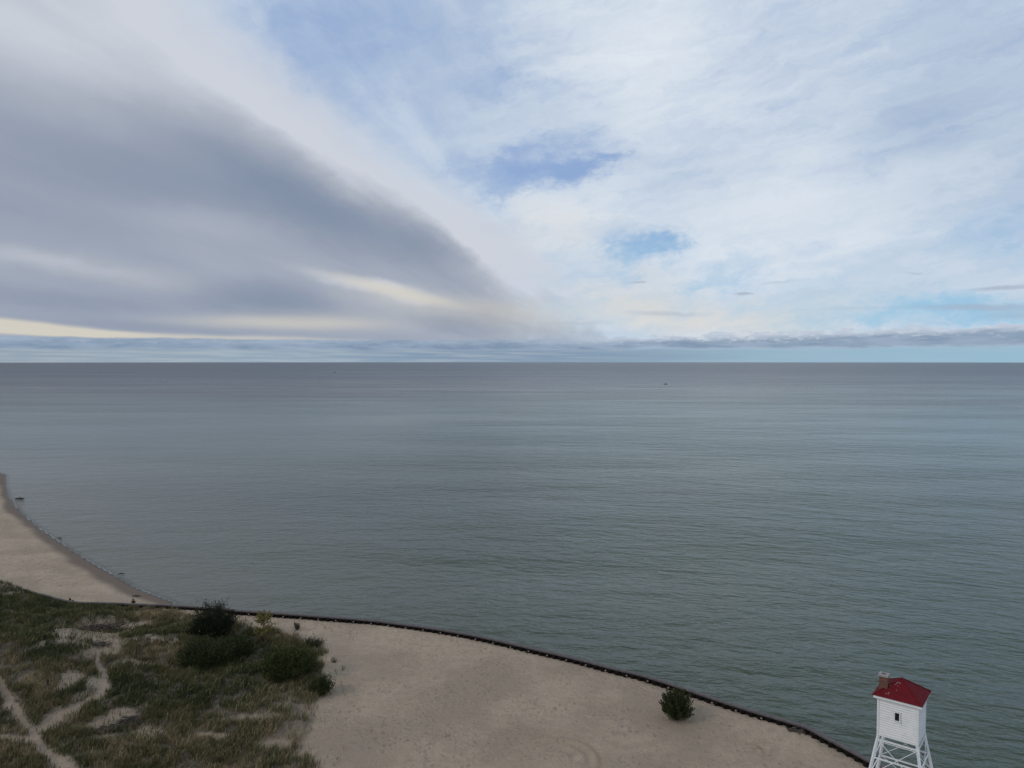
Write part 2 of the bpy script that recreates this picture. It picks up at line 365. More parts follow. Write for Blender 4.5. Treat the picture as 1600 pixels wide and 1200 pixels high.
def height(x, y):
    b = inside(land_back, x, y); a = inside(beach, x, y) & ~b
    ds = dist_line(shore, x, y); dw = dist_line(wall_all, x, y)
    ha = np.minimum(.10 + .045 * ds, 1.05) - .08 * np.exp(-(ds / 2.5) ** 2) + .05 * (fbm(x / 6, y / 6) - .5) + .06 * (fbm(x * .3, y * .3) - .5)
    far = np.zeros(x.shape)
    for (cx, cy, h, rx, ry, rot) in bumps:
        c, s = math.cos(rot), math.sin(rot); ux = (x - cx) * c + (y - cy) * s; uy = -(x - cx) * s + (y - cy) * c
        far = far + h * np.exp(-((ux / rx) ** 2 + (uy / ry) ** 2))
    px, py = to_px(x, y, ZS + far)
    den, _ = grass_density(px, py)
    far = far * sstep(.4, 4.5, dw)
    rough = (fbm(x / 2.2, y / 2.2, 4) - .5)
    bar_ = bareness(px, py)
    hb = ZS + far - .14 * np.exp(-(dw / 1.0) ** 2) + .10 * (fbm(x / 7, y / 7) - .5) * 2 + rough * (.05 + .95 * den) - .10 * bar_ * (den < .5)
    hb = hb + .05 * (fbm(x / .9, y / .9, 3) - .5) + .022 * (fbm(x / .35 + 40, y / .35, 2) - .5)
    # vehicle turning tracks pressed into the sand
    for (tx, ty, r) in [(868, 1185, 2.6), (868, 1185, 3.6), (868, 1185, 1.4), (1160, 1172, 1.7)]:
        cx, cy = at(tx, ty); rr = np.hypot(x - cx, (y - cy)); w = np.abs(rr - r)
        hb = hb - .12 * np.exp(-(w / .24) ** 2) * sstep(-.2, .8, (x - cx) / r + .9 * (y - cy) / r) + .07 * np.exp(-((w - .45) / .22) ** 2) * sstep(-.2, .8, (x - cx) / r + .9 * (y - cy) / r)
    for (tx, ty, rr_) in [(745, 1180, .9), (755, 1192, .7), (715, 1003, .8), (690, 1150, .8), (1185, 1168, 1.0), (705, 1000, .5)]:
        cx, cy = at(tx, ty); q = np.hypot(x - cx, y - cy) / rr_
        hb = hb + .4 * (fbm(x / .3, y / .3, 2) - .55) * np.exp(-q ** 2)
    hw = -np.minimum(.16 + .028 * ds, 4) - .02
    hw = np.where(ds < 3, -.06 - .035 * ds, hw) - .1 * sstep(0, 3, ds)
    hw = np.minimum(hw, -np.maximum(0, .9 * (1 - np.exp(-ds / 14))) * np.exp(-dw / 30) - .06)
    return np.where(b, hb, np.where(a, ha, hw)), a, b, ds, dw, den, px, py

# ------------------------------------------------------------------ materials: sand
sand_m, s, b = material('dune_sand')
geo = s.N.new('ShaderNodeNewGeometry'); pos = geo.outputs['Position']
n1 = s.noise(pos, .12, 5, .6); n2 = s.noise(pos, 1.3, 5, .6); n3 = s.noise(pos, 6, 5, .8)
base = s.mix(s.mapr(n1, .38, .62), (.370, .288, .210), (.470, .366, .266))
base = s.mix(s.mapr(n2, .42, .72, 0, .55), base, (.31, .255, .205))
base = s.mix(s.mapr(n3, .48, .75, 0, .7), base, (.235, .18, .14))
# scattered dark crumbs of bark and pebbles
vo = s.N.new('ShaderNodeTexVoronoi'); s.put(vo.inputs['Vector'], pos); vo.inputs['Scale'].default_value = 2.6
deb = s.m('MULTIPLY', s.mapr(vo.outputs['Distance'], .16, .06), s.mapr(s.noise(pos, .35, 3, .6), .55, .66))
base = s.mix(s.m('MULTIPLY', deb, .75), base, (.10, .08, .065))
vt = s.N.new('ShaderNodeTexVoronoi'); s.put(vt.inputs['Vector'], s.vm('MULTIPLY', pos, (1.5, .8, 0))); vt.inputs['Scale'].default_value = 1.0
dent = s.m('MULTIPLY', s.mapr(vt.outputs['Distance'], .30, .16), s.attr('trod').outputs['Fac'])
base = s.mix(s.m('MULTIPLY', dent, .55), base, (.21, .165, .13))  # shade inside the trodden dents painted into the sand colour
wet = s.attr('wet').outputs['Fac']; lit = s.attr('litter').outputs['Fac']
base = s.mix(wet, base, (.135, .098, .073))
litcol = s.ramp(s.noise(pos, 2.2, 5, .65), [(.3, (.065, .052, .038)), (.5, (.12, .098, .072)), (.7, (.22, .185, .14))])
base = s.mix(lit, base, litcol)
s.put(b.inputs['Base Color'], base)
s.put(b.inputs['Roughness'], s.m('MULTIPLY_ADD', wet, -.2, .95)); b.inputs['Specular IOR Level'].default_value = .2
vf = s.N.new('ShaderNodeTexVoronoi'); vf.feature = 'SMOOTH_F1'; s.put(vf.inputs['Vector'], pos); vf.inputs['Scale'].default_value = 2.3
foot = s.m('MULTIPLY', s.mapr(vf.outputs['Distance'], .1, .42), s.mapr(s.noise(pos, .16, 3, .6), .40, .58, .25, 1))
hh = s.m('ADD', s.m('MULTIPLY', foot, .16), s.m('MULTIPLY', s.noise(pos, 4.0, 6, .78), .28))
hh = s.m('ADD', hh, s.m('MULTIPLY', dent, -.08))
hh = s.m('MULTIPLY', hh, s.m('MULTIPLY_ADD', wet, -.9, 1))
s.put(b.inputs['Normal'], s.bump(hh, 1.0, 1.0))

# ------------------------------------------------------------------ terrain (one sheet, polar grid: finer where nearer)
def polar(a0, a1, na, radii):
    th = np.radians(np.linspace(a0, a1, na)); r = np.asarray(radii)
    RR, TT = np.meshgrid(r, th, indexing='ij')
    return RR * np.sin(TT), RR * np.cos(TT)
def quads(nr, nc):
    i = np.arange(nr - 1)[:, None] * nc + np.arange(nc - 1)[None, :]
    return np.stack([i, i + 1, i + nc + 1, i + nc], -1).reshape(-1, 4)
rad = np.concatenate([np.arange(6, 44, 1.0), np.arange(44, 118, .22), np.arange(118, 260, .8), np.geomspace(260, 21000, 50)])
na = 1000
X, Y = polar(-72, 62, na, rad)
Hh, a_, b_, ds_, dw_, den_, px_v, py_v = height(X, Y)
Hh = np.where((Y > 400), np.minimum(Hh, -5), Hh)
wetv = np.where(a_ | ~b_, 1 - sstep(.9, 2.5, ds_ + 2.4 * (fbm(X / 9, Y / 9, 3) - .5)), 0); wetv = np.where(~a_ & ~b_, 1, wetv)
litv = np.where(b_, np.clip(den_ * 1.1 + .25 * inside(gedge, px_v, py_v) * fbm(X / .8, Y / .8, 3), 0, 1), 0)
trod = np.zeros(X.shape)
for pts, w in [([(0, 800), (20, 830), (60, 868), (110, 905), (140, 930)], 9), ([(0, 850), (50, 885), (100, 905), (135, 925)], 10), ([(0, 895), (60, 900), (120, 915)], 8)]:
    trod = np.maximum(trod, 1 - sstep(.2, 1.2, dist_line(pts, px_v, py_v) / w))
trod = np.maximum(trod * a_, .75 * b_ * (1 - den_) * sstep(.50, .62, fbm(X / 5, Y / 5, 3)))
terr = mesh_np('sand_ground', np.stack([X, Y, Hh], -1).reshape(-1, 3), quads(len(rad), na), sand_m, None,
               {'wet': wetv.ravel(), 'litter': litv.ravel(), 'trod': trod.ravel()}, True)
tag(terr, kind='structure')

# ------------------------------------------------------------------ water
wat_m, s, b = material('lake_water')
geo = s.N.new('ShaderNodeNewGeometry'); pos = geo.outputs['Position']
wx, wy, wz = s.sep(pos)
dep = s.attr('depth').outputs['Fac']
# wave fronts bend with the shore
bend = s.m('ADD', s.m('MULTIPLY', wx, .14), s.m('MULTIPLY', s.m('MULTIPLY', wx, wx), .0022))
dist2 = s.m('SQRT', s.m('ADD', s.m('MULTIPLY', wx, wx), s.m('MULTIPLY', wy, wy)))
bend = s.m('MULTIPLY', bend, s.mapr(dist2, 120, 420, 1, .0))
wv = s.m('ADD', wy, bend)
wn = s.comb(s.m('MULTIPLY', wx, .55), wv, 0)
w1 = s.noise(wn, 1.7, 4, .6, .5)          # wavelets
w2 = s.noise(wn, .62, 3, .55, .4)          # short waves
w3 = s.noise(s.comb(s.m('MULTIPLY', wx, .42), wv, 3), .17, 3, .5, .4)
w4 = s.noise(s.comb(s.m('MULTIPLY', wx, .25), wy, 5), .02, 3, .5)
calm = s.mapr(s.noise(s.comb(s.m('MULTIPLY', wx, .35), wy, 8), .02, 3, .5), .3, .65, .45, 1)
lee = s.mapr(wx, -90, 10, .35, 1)           # calmer water inside the bay on the left
lee = s.m('MAXIMUM', lee, s.mapr(dist2, 200, 700, 0, 1))
amp = s.m('MULTIPLY', calm, lee)
hw_ = s.m('ADD', s.m('MULTIPLY', w1, .15), s.m('ADD', s.m('MULTIPLY', w2, .46), s.m('ADD', s.m('MULTIPLY', w3, .85), s.m('MULTIPLY', w4, .9))))
nrm = s.bump(s.m('MULTIPLY', hw_, amp), 1.0, 1.9)
big = s.noise(s.comb(s.m('MULTIPLY', wx, .3), wy, 1), .006, 4, .55)
body = s.mix(s.mapr(big, .35, .65), (.039, .055, .034), (.052, .071, .049))
shoal = s.mapr(dep, .2, 2.0)
body = s.mix(shoal, (.078, .077, .052), body)
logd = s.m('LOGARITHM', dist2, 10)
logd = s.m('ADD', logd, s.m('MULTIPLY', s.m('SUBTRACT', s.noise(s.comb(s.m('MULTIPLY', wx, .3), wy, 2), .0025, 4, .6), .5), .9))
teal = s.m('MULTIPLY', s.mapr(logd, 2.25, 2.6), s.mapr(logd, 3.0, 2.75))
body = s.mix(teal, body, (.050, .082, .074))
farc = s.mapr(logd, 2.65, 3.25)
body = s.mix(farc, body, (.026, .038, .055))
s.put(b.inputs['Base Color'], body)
b.inputs['IOR'].default_value = 1.33
s.put(b.inputs['Roughness'], s.mapr(logd, 2.2, 3.6, .14, .34))
s.put(b.inputs['Normal'], nrm)
tr = s.N.new('ShaderNodeBsdfTransparent'); mx = s.N.new('ShaderNodeMixShader')
s.put(mx.inputs[0], s.mapr(dep, .0, .16, .35, 1)); s.L.new(tr.outputs[0], mx.inputs[1]); s.L.new(b.outputs[0], mx.inputs[2])
# thin foam lines where ripples lap the beach
fo = s.m('MULTIPLY', s.mapr(dep, .10, .085), s.mapr(dep, .06, .075))
fo = s.m('MULTIPLY', fo, s.mapr(s.noise(pos, .07, 3, .6), .38, .6, .15, 1))
fd = s.N.new('ShaderNodeBsdfDiffuse'); fd.inputs[0].default_value = (.5, .5, .5, 1)
mx2 = s.N.new('ShaderNodeMixShader'); s.put(mx2.inputs[0], s.m('MULTIPLY', fo, .28)); s.L.new(mx.outputs[0], mx2.inputs[1]); s.L.new(fd.outputs[0], mx2.inputs[2])
s.L.new(mx2.outputs[0], s.N['Material Output'].inputs[0])
rad2 = np.concatenate([np.arange(30, 60, 2.0), np.arange(60, 260, .6), np.geomspace(260, 20000, 60)])
na2 = 420
X, Y = polar(-72, 66, na2, rad2)
Hw = height(X, Y)
depth = np.where(Hw[2], 3.0, -Hw[0])
water = mesh_np('lake_water', np.stack([X, Y, np.zeros_like(X)], -1).reshape(-1, 3), quads(len(rad2), na2), wat_m, None, {'depth': depth.ravel()}, True)
tag(water, kind='structure')

def ground(x, y):
    return float(height(np.array([x]), np.array([y]))[0][0])
def drop(px, py):
    """point of the terrain seen at a survey pixel"""
    z = ZS
    for _ in range(6):
        x, y = at(px, py, z); z = ground(x, y)
    return x, y, z

# ------------------------------------------------------------------ seawall
cap_m, s, b = material('weathered_steel_cap')
geo = s.N.new('ShaderNodeNewGeometry'); pos = geo.outputs['Position']
s.put(b.inputs['Base Color'], s.ramp(s.noise(pos, 2.5, 5, .65), [(.3, (.060, .050, .050)), (.55, (.098, .085, .085)), (.75, (.125, .106, .098))]))
b.inputs['Roughness'].default_value = .75; b.inputs['Metallic'].default_value = .1
s.put(b.inputs['Normal'], s.bump(s.noise(pos, 20, 3), .4, .02))
pile_m, s, b = material('rusty_black_piling')
geo = s.N.new('ShaderNodeNewGeometry'); pos = geo.outputs['Position']
s.put(b.inputs['Base Color'], s.ramp(s.noise(pos, 4, 5, .65), [(.35, (.006, .005, .005)), (.7, (.016, .011, .009))])); b.inputs['Specular IOR Level'].default_value = .1
b.inputs['Roughness'].default_value = .9
plate_m, s, b = material('galvanised_plate'); b.inputs['Base Color'].default_value = (.17, .14, .12, 1); b.inputs['Roughness'].default_value = .6

def resample(line, step):
    out = [Vector(line[0])]; acc = 0.0
    L = [Vector(p) for p in line]
    res = []; d = 0
    for p, q in zip(L, L[1:]):
        l = (q - p).length; t = d
        while t < l: res.append(p + (q - p) * t / l); t += step
        d = t - l
    return res
def catmull(line, n=8):
    L = [Vector(p) for p in line]; L = [2 * L[0] - L[1]] + L + [2 * L[-1] - L[-2]]; out = []
    for i in range(1, len(L) - 2):
        p0, p1, p2, p3 = L[i - 1:i + 3]
        for k in range(n):
            t = k / n
            out.append(.5 * ((2 * p1) + (p2 - p0) * t + (2 * p0 - 5 * p1 + 4 * p2 - p3) * t * t + (3 * p1 - p0 - 3 * p2 + p3) * t ** 3))
    out.append(L[-2]); return out
def seawall(line, label, capw, lateral=0, wob=0.0, plates=True, zcap=ZCAP, skip_cap=None):
    x0, y0 = line[0]
    root = empty('seawall', (x0, y0, 0)); tag(root, label, 'seawall')
    cl = catmull(line)
    pts = resample([tuple(p) for p in cl], .4)
    def frame(pts, i):
        d = (pts[min(i + 1, len(pts) - 1)] - pts[max(i - 1, 0)]).normalized()
        return d, Vector((d.y, -d.x))      # landward side (towards the camera)
    O = Vector((x0, y0))
    bm = bmesh.new(); prev = None
    prof = [(-capw * .5, zcap - .16), (-capw * .5, zcap - .015), (-capw * .5 + .015, zcap), (capw * .5 - .015, zcap), (capw * .5, zcap - .015), (capw * .5, zcap - .16)]
    for i, p in enumerate(pts):
        d, n = frame(pts, i); dzz = wob * (fbm(np.array([i * .11]), np.array([3.3]))[0] - .5); q = wob * .6 * (fbm(np.array([i * .16]), np.array([7.3]))[0] - .5)
        ring = [bm.verts.new(((p + n * (u + q) - O).x, (p + n * (u + q) - O).y, z + dzz)) for u, z in prof]
        if prev:
            for k in range(6): bm.faces.new((prev[k], prev[(k + 1) % 6], ring[(k + 1) % 6], ring[k]))
        else: bm.faces.new(ring)
        prev = ring
    bm.faces.new(prev[::-1])
    obj('cap', bm, cap_m, root)
    # corrugated sheet piling, trapezoid waves reaching landward of the cap
    fine_ = resample([tuple(p) for p in cl], .1)
    bm = bmesh.new(); prev = None; per = 8
    wave = [0, 0, .5, 1, 1, 1, .5, 0]
    for i, p in enumerate(fine_):
        d, n = frame(fine_, i)
        u = capw * .5 - .10 + .32 * wave[i % per]
        zt = zcap - .17 + .03 * math.sin(i * .7)
        ring = [bm.verts.new(((p + n * w_ - O).x, (p + n * w_ - O).y, z)) for w_, z in ((u, zt), (u, -2.5), (-capw * .5 + .06, -2.5), (-capw * .5 + .06, zt))]
        if prev:
            for k in range(4): bm.faces.new((prev[k], prev[(k + 1) % 4], ring[(k + 1) % 4], ring[k]))
        prev = ring
    obj('sheet_piling', bm, pile_m, root)
    if plates:
        pp = resample([tuple(p) for p in cl], 2.25)
        first = None
        for i, p in enumerate(pp[1:-6]):
            d, n = frame(pp, i + 1)
            q = p + n * (capw * .5 + .29) - O; ang = math.atan2(n.y, n.x)
            if first is None:
                bm = bmesh.new()
                bmesh.ops.create_cone(bm, cap_ends=True, segments=10, radius1=.09, radius2=.08, depth=.07, matrix=Matrix.Rotation(R(60), 4, 'Y'))
                bmesh.ops.create_cone(bm, cap_ends=True, segments=6, radius1=.05, radius2=.05, depth=.22, matrix=Matrix.Rotation(R(60), 4, 'Y'))
                first = o = obj('anchor_plate', bm, plate_m, root)
            else:
                o = first.copy(); C.objects.link(o); o.parent = root
            o.location = (q.x, q.y, zcap - .27); o.rotation_euler = (0, 0, ang)
    return root
seawall(wallA, 'low half-buried black piling wall between the curved beach and the grassy dune', .30, wob=.22, plates=False, zcap=1.50)
seawall(wallB, 'long curved steel seawall with grey cap between open sand and lake', .40, wob=.04)

# ------------------------------------------------------------------ lookout tower (box house on a skeleton)
TX, TY = 23.96, 45.25
zE = CAMZ - 20.45; zB = CAMZ - 22.77; hw2 = 1.115; he = 1.32
tz = ground(TX, TY)
BZ = zB - tz; BH = (zE - zB) / 16
wp, s, b = material('white_paint_boards')
geo = s.N.new('ShaderNodeNewGeometry'); pos = geo.outputs['Position']
s.put(b.inputs['Base Color'], s.mix(s.mapr(s.noise(pos, 3, 5, .7), .45, .75, 0, .5), (.64, .64, .635), (.46, .46, .45)))
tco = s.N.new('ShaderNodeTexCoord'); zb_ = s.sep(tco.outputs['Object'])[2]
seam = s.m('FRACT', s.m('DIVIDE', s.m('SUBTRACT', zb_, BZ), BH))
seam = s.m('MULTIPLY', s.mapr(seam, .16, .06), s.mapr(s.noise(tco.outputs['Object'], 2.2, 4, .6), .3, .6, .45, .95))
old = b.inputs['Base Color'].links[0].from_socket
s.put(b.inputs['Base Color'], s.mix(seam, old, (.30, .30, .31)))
b.inputs['Roughness'].default_value = .6
ws, s, b = material('white_painted_steel')
geo = s.N.new('ShaderNodeNewGeometry'); pos = geo.outputs['Position']
s.put(b.inputs['Base Color'], s.mix(s.mapr(s.noise(pos, 6, 4, .7), .5, .75, 0, .7), (.66, .67, .68), (.42, .41, .40))); b.inputs['Roughness'].default_value = .5
rm, s, b = material('red_shingles')
geo = s.N.new('ShaderNodeNewGeometry'); tco = s.N.new('ShaderNodeTexCoord')
nn = s.noise(tco.outputs['Object'], 9, 4, .7)
s.put(b.inputs['Base Color'], s.ramp(nn, [(.3, (.080, .006, .009)), (.6, (.125, .009, .013)), (.8, (.165, .018, .022))])); b.inputs['Roughness'].default_value = .85; b.inputs['Specular IOR Level'].default_value = .15
bk, s, b = material('chimney_brick')
tco = s.N.new('ShaderNodeTexCoord'); br = s.N.new('ShaderNodeTexBrick')
ox, oy, oz = s.sep(tco.outputs['Object'])
s.put(br.inputs['Vector'], s.comb(s.m('ADD', ox, oy), oz, 0)); br.inputs['Scale'].default_value = 1.0
br.inputs['Brick Width'].default_value = .2; br.inputs['Row Height'].default_value = .075; br.inputs['Mortar Size'].default_value = .005
br.inputs['Color1'].default_value = (.075, .022, .016, 1); br.inputs['Color2'].default_value = (.13, .05, .032, 1); br.inputs['Mortar'].default_value = (.14, .11, .09, 1)
s.put(b.inputs['Base Color'], br.outputs['Color']); b.inputs['Roughness'].default_value = .9
cm, s, b = material('grey_mortar'); tco = s.N.new('ShaderNodeTexCoord')
s.put(b.inputs['Base Color'], s.ramp(s.noise(tco.outputs['Object'], 14, 4, .7), [(.35, (.14, .13, .125)), (.65, (.36, .35, .34))])); b.inputs['Roughness'].default_value = .9
dk, s, b = material('dark_glass'); b.inputs['Base Color'].default_value = (.006, .007, .008, 1); b.inputs['Roughness'].default_value = .15
gu, s, b = material('white_droppings'); b.inputs['Base Color'].default_value = (.7, .7, .68, 1); b.inputs['Roughness'].default_value = .9

tower = empty('lookout_tower', (TX, TY, tz), R(-38.7))
tag(tower, 'white clapboard lookout box with red pyramid roof on white steel lattice legs', 'lookout tower')
E0 = zE - tz; B0 = zB - tz
# walls: clapboards as real overlapping boards on all four sides
bm = bmesh.new()
box(bm, (0, 0, (E0 + B0) / 2), (2 * hw2 - .1, 2 * hw2 - .1, E0 - B0 - .01))
nb = 16; bh = (E0 - B0) / nb
for sgn, ax in ((1, 'x'), (-1, 'x'), (1, 'y'), (-1, 'y')):
    for k in range(nb):
        z0 = B0 + k * bh; z1 = z0 + bh
        prof = [(hw2 - .06, z0), (hw2 + .025, z0), (hw2 - .045, z1), (hw2 - .06, z1)]
        v = []
        for t in (-hw2 + .06, hw2 - .06):
            for (u, z) in prof:
                v.append(bm.verts.new((sgn * u, t, z) if ax == 'x' else (t, sgn * u, z)))
        for q in ((0, 1, 2, 3), (7, 6, 5, 4), (0, 4, 5, 1), (1, 5, 6, 2), (2, 6, 7, 3)): bm.faces.new([v[i] for i in q])
bmesh.ops.recalc_face_normals(bm, faces=bm.faces)
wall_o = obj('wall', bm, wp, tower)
bm = bmesh.new()
for sx in (1, -1):
    for sy in (1, -1): box(bm, (sx * (hw2 - .03), sy * (hw2 - .03), (E0 + B0) / 2), (.12, .12, E0 - B0 - .02), bevel=.006)
for sx in (1, -1):
    box(bm, (sx * hw2, 0, B0 - .05), (.07, 2 * hw2 - .04, .13)); box(bm, (0, sx * hw2, B0 - .052), (2 * hw2 + .07, .07, .13))
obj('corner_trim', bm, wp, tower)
# window on the near-left face (local -y)
wz0 = B0 + (E0 - B0) * .57; wy0 = -hw2 - .028; wxc = -.02
bm = bmesh.new()
box(bm, (wxc - .155, wy0 - .005, wz0), (.07, .07, .48)); box(bm, (wxc + .155, wy0 - .005, wz0), (.07, .07, .48))
box(bm, (wxc, wy0 - .005, wz0 + .28), (.39, .074, .08)); box(bm, (wxc, wy0 - .03, wz0 - .26), (.44, .13, .045))
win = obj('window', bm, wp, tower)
bm = bmesh.new(); box(bm, (wxc, wy0 + .004, wz0), (.25, .03, .48)); obj('pane', bm, dk, win)
# eaves and roof
bm = bmesh.new()
box(bm, (0, 0, E0 - .035), (2 * he - .10, 2 * he - .10, .05))
for sx in (1, -1):
    box(bm, (sx * (he - .025), 0, E0 - .02), (.05, 2 * he, .17)); box(bm, (0, sx * (he - .025), E0 - .021), (2 * he - .10, .05, .168))
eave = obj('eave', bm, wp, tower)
bm = bmesh.new(); nrow = 13; rise = .92; hr = he + .05; z0 = E0 + .065
for k in range(nrow):
    t0, t1 = k / nrow, (k + 1) / nrow
    w0 = hr * (1 - t0); w1_ = hr * (1 - t1); za = z0 + rise * t0 + .028; zb = z0 + rise * t1 + .010
    lo = [bm.verts.new((a * w0, c * w0, za - .030)) for a, c in ((-1, -1), (1, -1), (1, 1), (-1, 1))]
    mi = [bm.verts.new((a * w0, c * w0, za)) for a, c in ((-1, -1), (1, -1), (1, 1), (-1, 1))]
    hi = [bm.verts.new((a * w1_, c * w1_, zb)) for a, c in ((-1, -1), (1, -1), (1, 1), (-1, 1))]
    for q in range(4):
        r = (q + 1) % 4
        bm.faces.new((lo[q], lo[r], mi[r], mi[q])); bm.faces.new((mi[q], mi[r], hi[r], hi[q]))
bm.faces.new([bm.verts.new((a * hr, c * hr, z0 - .004)) for a, c in ((-1, 1), (1, 1), (1, -1), (-1, -1))])
for a, c in ((-1, -1), (1, -1), (1, 1), (-1, 1)):
    bar(bm, (a * hr, c * hr, z0 + .03), (0, 0, z0 + rise + .03), .10, .025)
roof = obj('roof', bm, rm, tower)
# chimney
cx, cy = -.88, -.62
rz_at = z0 + rise * (1 - max(abs(cx), abs(cy)) / hr)
bm = bmesh.new(); box(bm, (cx, cy, rz_at + .20), (.48, .48, 1.06), bevel=.008)
chim = obj('chimney', bm, bk, roof)
bm = bmesh.new(); zt = rz_at + .73 + .002
for (u, v, w, h) in ((0, .21, .56, .13), (0, -.21, .56, .13), (.2, 0, .16, .28), (-.2, 0, .16, .28)): box(bm, (cx + u, cy + v, zt + .06), (w, h + .002, .12 + abs(u) * .02))
obj('chimney_cap', bm, cm, chim)
bm = bmesh.new(); box(bm, (cx, cy, zt + .02), (.24, .28, .02)); obj('flue', bm, dk, chim)
bm = bmesh.new(); rr = random.Random(5)
for (u, v) in [(-.30 + rr.uniform(-.25, .2), -.60 + rr.uniform(-.25, .25)) for _ in range(6)] + [(-.55 + rr.uniform(-.1, .15), -1.05 + rr.uniform(-.15, .12)) for _ in range(3)] + [(-.15, -.3), (-.05, -.35)]:
    zz = z0 + rise * (1 - max(abs(u), abs(v)) / hr) + .032
    bmesh.ops.create_icosphere(bm, subdivisions=1, radius=1, matrix=Matrix.Translation((u, v, zz)) @ Matrix.Diagonal((rr.uniform(.015, .035), rr.uniform(.015, .035), .008, 1)))
tag(obj('bird_dropping', bm, gu, roof), kind='stuff')
# skeleton
BAT = .17
def wl(h): return hw2 - .06 + BAT * h     # half width at h below the box
H0 = B0 - .10
cs = [(-1, -1), (1, -1), (1, 1), (-1, 1)]
def cpt(k, h): a, c = cs[k % 4]; return (a * wl(h), c * wl(h), H0 - h)
for k in range(4):
    bm = bmesh.new(); bar(bm, cpt(k, 0), cpt(k, H0 + .2), .13); obj('leg', bm, ws, tower)
levels = [.30, 1.40, 2.50, 3.60, 4.70, 5.80, 6.90, 8.0]
levels = [l for l in levels if l < H0]
for li, l in enumerate(levels):
    for k in range(4):
        bm = bmesh.new(); a, c = Vector(cpt(k, l)), Vector(cpt(k + 1, l)); q = .0015 if k % 2 else 0
        bar(bm, a + Vector((0, 0, q)), c + Vector((0, 0, q)), .055, .075)
        if li == 0:
            bar(bm, a + Vector((0, 0, -.11 + q)), c + Vector((0, 0, -.11 + q)), .04, .03)
        obj('girt', bm, ws, tower)
for i in range(0, len(levels) - 2, 2):
    for k in range(4):
        bm = bmesh.new()
        tube(bm, [cpt(k, levels[i]), cpt(k + 1, levels[i + 2])], [.019, .019], 6); obj('brace_rod', bm, ws, tower)
        bm = bmesh.new()
        a, c = Vector(cpt(k + 1, levels[i])), Vector(cpt(k, levels[i + 2])); off = Vector(cpt(k, 3)) + Vector(cpt(k + 1, 3)); off.z = 0; off = off.normalized() * .04
        tube(bm, [a + off, c + off], [.019, .019], 6); obj('brace_rod', bm, ws, tower)

# ------------------------------------------------------------------ plants
def foliage_mat(name, stops, rough=.7):
    m, s, b = material(name); t = s.attr('tint').outputs['Fac']
    s.put(b.inputs['Base Color'], s.ramp(t, stops)); b.inputs['Roughness'].default_value = rough; b.inputs['Specular IOR Level'].default_value = .25
    return m
grass_m = foliage_mat('beach_grass', [(0, (.034, .044, .015)), (.3, (.076, .083, .029)), (.55, (.125, .103, .048)), (.78, (.185, .143, .078)), (1, (.36, .285, .16))])
fol_dark = foliage_mat('dark_leaves', [(0, (.009, .011, .005)), (.6, (.022, .026, .009)), (1, (.06, .06, .02))])
fol_green = foliage_mat('green_leaves', [(0, (.016, .021, .006)), (.6, (.046, .058, .012)), (1, (.13, .13, .028))])
fol_jun = foliage_mat('evergreen_leaves', [(0, (.014, .019, .006)), (.6, (.036, .046, .012)), (1, (.12, .12, .045))])
fol_yel = foliage_mat('yellow_leaves', [(0, (.07, .055, .015)), (1, (.24, .19, .05))])
fol_red = foliage_mat('reddish_leaves', [(0, (.035, .030, .018)), (.6, (.075, .055, .03)), (1, (.13, .085, .045))])
bark_m, s, b = material('bark'); b.inputs['Base Color'].default_value = (.045, .035, .028, 1); b.inputs['Roughness'].default_value = .9
wood_m, s, b = material('dead_wood'); geo = s.N.new('ShaderNodeNewGeometry')
s.put(b.inputs['Base Color'], s.ramp(s.noise(geo.outputs['Position'], 8, 4), [(.35, (.022, .017, .015)), (.7, (.10, .080, .066))])); b.inputs['Roughness'].default_value = .9

def leaf_mesh(name, cen, size, tint, mat, parent, updir=None, aspect=.45):
    """many small pointed leaves (one rhombus each)"""
    n = len(cen)
    d = rng.normal(size=(n, 3))
    if updir is not None: d = updir + .55 * d
    d /= np.linalg.norm(d, axis=1, keepdims=True)
    e = np.cross(d, rng.normal(size=(n, 3))); e /= np.linalg.norm(e, axis=1, keepdims=True) + 1e-9
    s_ = np.asarray(size).reshape(-1, 1)
    v = np.stack([cen - d * s_, cen + e * s_ * aspect, cen + d * s_, cen - e * s_ * aspect], 1).reshape(-1, 3)
    f = np.arange(4 * n).reshape(n, 4)
    return mesh_np(name, v, f, mat, parent, {'tint': np.repeat(tint, 4)})

